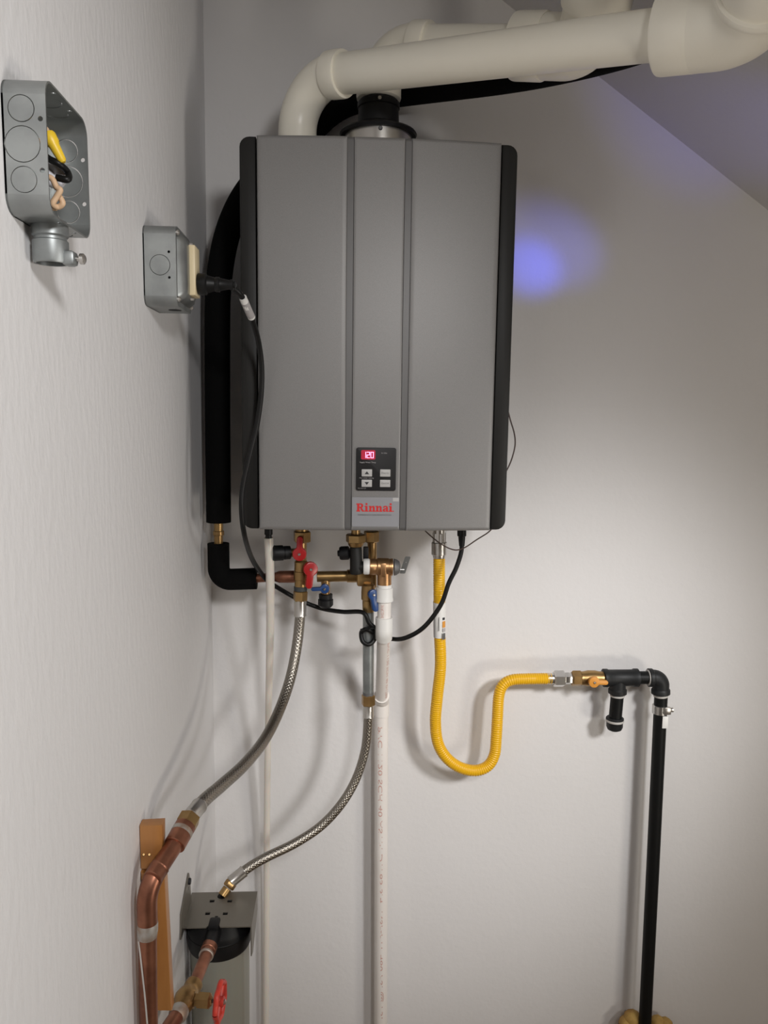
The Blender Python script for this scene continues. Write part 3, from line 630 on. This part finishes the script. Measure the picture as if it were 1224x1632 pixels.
# ---------------------------------------------------------------- gas hose
gh = thing('gas_hose', 'yellow coated flexible gas hose bent in a U against the wall', 'hose')
G = lambda a, b, Y: A(a, b, Y)
gpts = [G(700, 884, -.115), G(700, 930, -.112), G(700.5, 1000, -.105), G(702, 1060, -.095), G(697, 1110, -.085), G(694, 1150, -.078), G(698, 1184, -.074), G(712, 1208, -.072), G(733, 1223, -.070), G(757, 1228, -.068), G(777, 1221, -.066), G(788, 1203, -.064), G(791, 1175, -.062), G(793, 1140, -.060), G(795, 1110, -.058), G(801, 1093, -.056), G(815, 1084, -.055), G(840, 1082, -.054), G(878, 1081.5, -.053)]
MB().tube(spline(gpts, 46), lambda l, t: .0114 + .00045 * math.sin(l * 2 * math.pi / .0046), 18).build('corrugated_hose', 'yellow', gh)
MB().rod(G(700, 838, -.115), G(700, 868, -.115), .0118, 22).hexnut(G(700, 848, -.115), G(700, 866, -.115), .0130, .3).rod(G(700, 864, -.115), G(700, 884, -.115), .0150, 22).lathe(G(700, 882, -.115), G(700, 892, -.115), [(0, .013), (.004, .0128), (.009, .0118)], 22).build('top_fitting', 'steel', gh)
MB().rod(G(872, 1081.5, -.053), G(884, 1081.5, -.053), .0115, 22).hexnut(G(882, 1081.5, -.053), G(899, 1081.5, -.053), .0175, .5).build('end_nut', 'chrome', gh)
lab_p = spline(gpts, 46)
i0 = min(range(len(lab_p)), key=lambda i: abs(lab_p[i].z - G(700, 959, -.108).z) + (i > 200) * 9)
i1 = min(range(len(lab_p)), key=lambda i: abs(lab_p[i].z - G(700, 1021, -.104).z) + (i > 400) * 9)
lb = MB().tube(lab_p[i0:i1:6], .0125, 24).build('paper_label', 'white', gh)
def lab_mark(py0, py1, px0_, px1_, m):
    pts = [G(px0_, py0, -.108), G(px1_, py0, -.108), G(px1_, py1, -.105), G(px0_, py1, -.105)]
    ax = G((700.4), (py0 + py1) / 2, -.107); mb = MB(); rings = []
    for py_ in (py0, py1):
        row = []
        for k in range(5):
            xx = G(px0_ + (px1_ - px0_) * k / 4, py_, -.107).x; c0 = G(700.4, py_, -.107)
            dx = max(-.0122, min(.0122, xx - c0.x)); row.append(Vector((c0.x + dx, c0.y - math.sqrt(.01275 ** 2 - dx * dx), c0.z)))
        rings.append(row)
    mb.ring_skin(rings, False, False, False); mb.build('label_print', m, lb)
for r_ in ((982, 986, 704, 708, 'ink'), (988, 998, 704, 709, 'orange'), (999, 1005, 704.5, 709, 'ink_light'), (1007, 1017, 704, 709, 'strip'), (979, 1003, 697.5, 698.6, 'strip'), (965, 1015, 691, 692.5, 'ink_light'), (962, 972, 704, 708, 'ink_light')): lab_mark(*r_)

# ---------------------------------------------------------------- gas valve and black iron pipe
GY = -.053
gv = thing('gas_valve', 'brass gas shutoff valve with orange lever between yellow hose and black tee', 'valve')
MB().hexnut(G(899, 1081, GY), G(912, 1081, GY), .0125, .5).build('flare_nut', 'chrome', gv)
MB().hexnut(G(911, 1081, GY), G(926, 1081, GY), .0165, .5).lathe(G(925, 1081, GY), G(962, 1081, GY), [(0, .0145), (.006, .0145), (.016, .0165), (.030, .0165), (.040, .0145), (.0475, .0145)], 24).build('valve_body', 'brass', gv)
lever(gv, G(946, 1086, GY - .020), G(968, 1087, GY - .020), .0045, .0045, 'orange', .0115, t=.007)
ip = thing('gas_pipe', 'black iron gas pipe with tee, capped drip leg and long riser on right of wall', 'pipe')
tee = MB()
def tl(p0, p1, prof, seg=26): tee.lathe(p0, p1, prof, seg)
t0, t1 = G(961, 1080.5, GY), G(1017, 1080, GY); tL = (t1 - t0).length
tl(t0, t1, [(0, .0175), (.001, .0190), (.009, .0190), (.012, .0172), (tL - .012, .0172), (tL - .009, .0190), (tL - .001, .0190), (tL, .0175)])
tm = G(985, 1081, GY); tb = G(984, 1107, GY); tl(tm, tb, [(0, .016), (.021, .0165), (.024, .0190), (.032, .0190), (.033, .0175)])
tee.build('tee', 'iron', ip)
MB().rod(tb - (tb - tm).normalized() * -.0, tb + (tb - tm).normalized() * .004, .0150, 22).build('thread_tape', 'thread', ip)
MB().rod(G(984, 1106, GY), G(980, 1150, GY), .0134, 24).build('drip_leg', 'pipe', ip)
MB().lathe(G(980, 1143, GY), G(979, 1168, GY), [(0, .0165), (.002, .0185), (.009, .0185), (.011, .0170), (.020, .0170), (.026, .0145), (.029, .009)], 24).build('end_cap', 'iron', ip)
MB().rod(G(980, 1146.5, GY - .001), G(979.8, 1150, GY - .001), .01865, 24).build('sealant_ring', 'thread', ip)
MB().rod(G(1015, 1080, GY), G(1042, 1080, GY), .0134, 24).build('nipple', 'pipe', ip)
el = MB(); el.tube(fillet([G(1036, 1080, GY), G(1054, 1080, GY), G(1053, 1101, GY)], .017, 10), .0168, 26)
el.lathe(G(1033, 1080, GY), G(1042, 1080, GY), [(0, .0175), (.001, .0192), (.008, .0192), (.010, .0172)], 26)
el.lathe(G(1053, 1097, GY), G(1053, 1107, GY), [(0, .0172), (.003, .0192), (.011, .0192), (.012, .0175)], 26); el.build('elbow', 'iron', ip)
MB().rod(G(1031.5, 1080, GY), G(1034, 1080, GY), .0165, 22).build('thread_tape', 'thread', ip)
MB().rod(G(1053, 1106, GY), G(1053, 1110, GY), .0150, 22).build('thread_tape', 'thread', ip)
rz = G(1053.5, 1108, GY); rb = G(1028.5, 1634, GY - .0); 
MB().tube([rz + ZA * .004, (rz + rb) / 2, rb - ZA * .10], .0136, 26).build('riser', 'pipe', ip)
gc = thing('ground_clamp', 'small silver pipe clamp with white tag near top of black riser', 'clamp')
c0 = G(1051.5, 1130, GY)
MB().lathe(c0 + ZA * .009, c0 - ZA, [(0, .0140), (.0005, .0152), (.018, .0152), (.0185, .0140)], 24).build('band', 'chrome', gc)
MB().box(c0 + Vector((.002, -.019, -.006)), c0 + Vector((.017, -.010, .010)), .002).build('saddle', 'steel', gc)
MB().lathe(c0 + Vector((.012, -.014, .003)), c0 + Vector((.03, -.014, .004)), [(0, .003), (.006, .003), (.0065, .005), (.010, .005), (.011, .003)], 12).build('screw', 'steel', gc)
MB().box(c0 + Vector((.0005, -.0165, -.036)), c0 + Vector((.0125, -.0142, -.010)), .0005).build('tag', 'white', gc)
ef = MB(); rnd = random.Random(3)
for (px_, py_, r_) in ((1008, 1622, .020), (1000, 1632, .020), (1013, 1640, .024), (1048, 1630, .017), (1060, 1634, .018), (1052, 1645, .022), (1028, 1650, .026), (995, 1650, .022), (1066, 1650, .02)):
    p_ = G(px_, py_, -.034); ef.ball(p_, r_, (1, .95, .75 + rnd.random() * .4), 2)
fo = ef.build('sealing_foam', 'exp_foam'); tag(fo, 'lumpy yellow sealing foam round foot of black riser pipe', 'foam')

# ---------------------------------------------------------------- board and copper pipe on the left wall
wb = thing('backing_board', 'varnished brown wooden board fixed upright to left wall behind copper pipe', 'board')
BY = -.612
def board(c4, y0_, y1_, nm='board'):
    pts = [A(px_, py_, y0_) for px_, py_ in c4]
    for p_ in pts: p_.x = max(p_.x, XL + .0005)
    return MB().plate([(p_.x, p_.z) for p_ in pts], (0, y1_, 0), XA, ZA, y1_ - y0_, bev=.0025).build(nm, 'wood', wb)
board([(214, 1386), (259, 1386), (258.5, 1315), (214, 1317)], BY, BY + .018)
board([(214, 1612), (273.5, 1612), (262, 1391), (214, 1391)], BY, BY + .017)
for px_ in (229, 238): MB().rod(A(px_, 1362, BY + .002), A(px_, 1362, BY - .001), .0022, 10).build('screw', 'brass', wb)
cpi = thing('copper_pipe', 'thick copper water pipe with soldered elbow in front of wooden board', 'pipe')
CY_ = -.655
c1 = A(303, 1303, -.560); c2 = A(281, 1342, -.598); c3 = A(243, 1400, -.652); c3b = A(235, 1420, CY_); c4 = A(236, 1640, CY_)
axd = (c2 - c1).normalized()
MB().hexnut(c1 - axd * .002, c1 + axd * .016, .0155, .2).build('union_nut', 'brass', cpi)
MB().rod(c1 + axd * .014, c2 + axd * .006, .0145, 22).build('socket', 'copper', cpi)
MB().rod(c1 + axd * .022, c1 + axd * .030, .0147, 22).build('solder_ring', 'solder', cpi)
MB().rod(c2, c3, .0118, 22).build('straight_pipe', 'copper', cpi)
dd = (c3 - c2).normalized(); kk = A(236, 1432, CY_); 
MB().tube(fillet([c3 - dd * .02, A(233.5, 1412, CY_), A(235, 1478, CY_)], .045, 14), .0128, 24).build('elbow', 'copper', cpi)
MB().lathe(A(235, 1470, CY_), A(235, 1494, CY_), [(0, .0130), (.004, .0134), (.012, .0132), (.020, .0121)], 22).build('solder_ring', 'solder', cpi)
MB().tube([A(235, 1476, CY_), A(235.5, 1560, CY_), Vector((c4.x, c4.y, c4.z - .1))], .0118, 22).build('straight_pipe', 'copper', cpi)
MB().tube(spline([A(221, 1500, CY_ - .008), A(226, 1545, CY_ - .0125), A(231, 1590, CY_ - .0125), A(235, 1636, CY_ - .0125)], 5), .0011, 6).build('flux_run', 'thread', cpi)
MB().tube(spline([A(258, 1333, -.590), A(261, 1347, -.600), A(272, 1350, -.600)], 5), .0026, 8).build('pipe_strap', 'copper', cpi)

# ---------------------------------------------------------------- water filter
PZ = ZC - .866
wf = thing('water_filter', 'black capped water filter with grey ribbed housing in steel bracket on left wall', 'water filter')
f0, f1 = BZ(286, 1477, PZ), BZ(396, 1478, PZ); r0, r1 = BZ(300, 1421, PZ), BZ(411, 1422, PZ)
f0.x = max(f0.x, XL + .004)
yF, yB = (f0.y + f1.y) / 2, (r0.y + r1.y) / 2; xa, xb = XL + .008, (f1.x + r1.x) / 2
mid = A(341, 1478, yF).x
def sq(px_, py_, s=.0042): c_ = BZ(px_, py_, PZ); return [(c_.x - s, c_.y - s * .9), (c_.x + s, c_.y - s * .9), (c_.x + s, c_.y + s * .9), (c_.x - s, c_.y + s * .9)]
hp_ = BZ(354, 1428, PZ)
hq = W(370, 1405, -.266); MB().hexnut(hq, hq + (hp_ - hq).normalized() * .012, .0108, .2).rod(hq + (hp_ - hq).normalized() * .013, hp_, .0085).build('brass_nut', 'brass', CH)
MB().plate([(xa, yF), (mid - .013, yF), (mid - .008, yF + .006), (mid - .006, yF + .020), (mid + .006, yF + .020), (mid + .008, yF + .006), (mid + .010, yF), (xb, yF), (xb, yB), (xa, yB)], (0, 0, PZ - .002), XA, YA, .002,
    [sq(331, 1456), sq(359, 1456), sq(366, 1436), sq(338, 1436), circ(hp_.x, hp_.y, .0085, 16)]).build('bracket_plate', 'bracket', wf)
brk = wf.children[-1]
MB().plate([(yF, 0), (yB, 0), (yB, -.035), (yF + .02, -.062), (yF, -.055)], (xb - .0, 0, PZ), YA, ZA, .0018).build('side_flange', 'bracket', brk)
e0, e1_, e2 = BX(285, 1450, XL).y, BX(298, 1396, XL).y, BX(297, 1420, XL)
MB().plate([(e0, PZ - .012), (e1_ + .02, PZ - .012), (e1_ + .012, PZ + .045), (e1_ + .004, BX(297, 1396, XL).z), (e1_ - .006, BX(297, 1400, XL).z), (e0 + .006, PZ + .03)], (XL + .0005, 0, 0), YA, ZA, .0025, [circ(e1_ - .004, PZ + .036, .0035, 10)]).box((XL + .0005, yF, PZ - .002), (xa + .001, yB, PZ)).build('wall_ear', 'bracket', brk)
MB().rod((XL, e1_ - .002, PZ + .048), (XL + .007, e1_ - .002, PZ + .048), .0055, 12).build('screw', 'ink', brk)
hcx, hcy = A(342, 1500, yF).x, (yF + yB) / 2 + .004
hr = .0545
MB().lathe((hcx, hcy, PZ - .003), (hcx, hcy, 0), [(0, hr * .80), (.002, hr * .86), (.012, hr * .90), (.022, hr * .97), (.026, hr), (.058, hr * 1.0), (.062, hr * .97)], 44).build('head', 'black', wf)
hd = wf.children[-1]
for k in range(40):
    pass
MB().lathe((hcx, hcy, PZ - .036), (hcx, hcy, 0), [(0, hr), (.001, hr * 1.02), (.004, hr * 1.02), (.005, hr)], 44).build('grip_ring', 'cable', hd)
MB().rod((mid, yF + .03, PZ - .012), (mid - .002, yF - .030, PZ - .014), .0125, 20).box((mid - .010, yF - .004, PZ - .010), (mid + .008, yF + .022, PZ + .004), .003).build('inlet_boss', 'black', hd)
pr_ = [(.056, hr * .93), (.3, hr * .90), (.46, hr * .88), (.48, hr * .7)]
hb = MB(); seg = 60; rings = []
for d_, r_ in pr_: rings.append([Vector((hcx + (r_ + (.0014 if k % 5 == 0 else 0)) * math.cos(2 * math.pi * k / seg), hcy + (r_ + (.0014 if k % 5 == 0 else 0)) * math.sin(2 * math.pi * k / seg), PZ - d_)) for k in range(seg)])
hb.ring_skin(rings); hb.build('housing', 'housing', wf)

# ---------------------------------------------------------------- gate valve on the filter inlet
gt = thing('gate_valve', 'bronze gate valve with red handwheel and copper stubs in front of filter', 'valve')
NZ = PZ - .014
n0 = Vector((mid - .002, yF - .026, NZ)); n1 = BZ(301, 1590, NZ); n2 = BZ(268, 1640, NZ)
dv = (n1 - n0).normalized(); Ln = (n1 - n0).length
MB().lathe(n0, n1, [(0, .0125), (.014, .0125), (.015, .0112), (.026, .0112)], 20).build('socket', 'copper', gt)
MB().rod(n0 + dv * .022, n0 + dv * .027, .0120, 20).build('solder_ring', 'solder', gt)
MB().rod(n0 + dv * .02, n1, .0096, 20).build('straight_pipe', 'copper', gt)
s_ = n1 - dv * .030
dw = (n2 - n1).normalized()
MB().lathe(s_, n1 + dw * .05, [(0, .011), (.002, .0135), (.012, .0135), (.015, .0125), (.022, .0150), (.034, .0175), (.046, .0150), (.050, .0128), (.062, .0128), (.063, .0115)], 24).build('valve_body', 'brass', gt)
vc = s_ + (n1 + dw * .05 - s_).normalized() * .034
wc = BZ(355, 1592, NZ); wdir = Vector((1, -.12, .0)).normalized()
wd_ = (A(352, 1592, vc.y).x - vc.x)
MB().lathe(vc, vc + wdir, [(0, .0125), (.014, .0125), (.0145, .0095), (.019, .0095), (.0195, .0120), (wd_ - .016, .0120), (wd_ - .014, .0085), (wd_ - .012, .006)], 6, .3).build('bonnet_nut', 'brass', gt)
MB().rod(vc + wdir * (wd_ - .015), vc + wdir * (wd_ + .004), .0028, 10).build('stem', 'strip', gt)
wx = vc + wdir * wd_; wu = wdir.cross(ZA).normalized(); wv = wu.cross(wdir).normalized(); wh = MB(); WR = .0255
def wheel_r(k): return WR + .0014 * math.cos(7 * k)
ringp = [wx + (wu * math.cos(t) + wv * math.sin(t)) * wheel_r(t) for t in (2 * math.pi * k / 56 for k in range(57))]
wh.tube(ringp, .0042, 10, cap=False)
wh.lathe(wx - wdir * .004, wx + wdir, [(0, .0075), (.009, .0075), (.010, .006)], 16)
for k in range(4):
    t = math.pi / 4 + k * math.pi / 2; wh.rod(wx + (wu * math.cos(t) + wv * math.sin(t)) * .005, wx + (wu * math.cos(t) + wv * math.sin(t)) * WR, .0032, 8)
wh.build('handwheel', 'redwheel', gt)
MB().lathe(wx + wdir * .005, wx + wdir, [(0, .004), (.003, .004), (.004, .002)], 8).build('wheel_nut', 'steel', gt)
m0 = n1 + dw * .026
MB().lathe(n1 + dw * .024, n2, [(0, .0125), (.003, .0138), (.012, .0138), (.016, .0118)], 20).build('solder_ring', 'solder', gt)
MB().tube([n1 + dw * .03, n2, n2 + dw * .05], .0112, 20).build('straight_pipe', 'copper', gt)

# ---------------------------------------------------------------- put every thing's origin at its base
def kids(o):
    for c_ in o.children: yield c_; yield from kids(c_)
for o in ROOTS:
    ms = [o] if o.type == 'MESH' else []
    ms += [k_ for k_ in kids(o) if k_.type == 'MESH']
    vs = [v.co for m_ in ms for v in m_.data.vertices]
    lo = Vector([min(v[i] for v in vs) for i in range(3)]); hi = Vector([max(v[i] for v in vs) for i in range(3)])
    base = Vector(((lo.x + hi.x) / 2, (lo.y + hi.y) / 2, lo.z))
    for m_ in ms: m_.data.transform(Matrix.Translation(-base))
    o.location = base
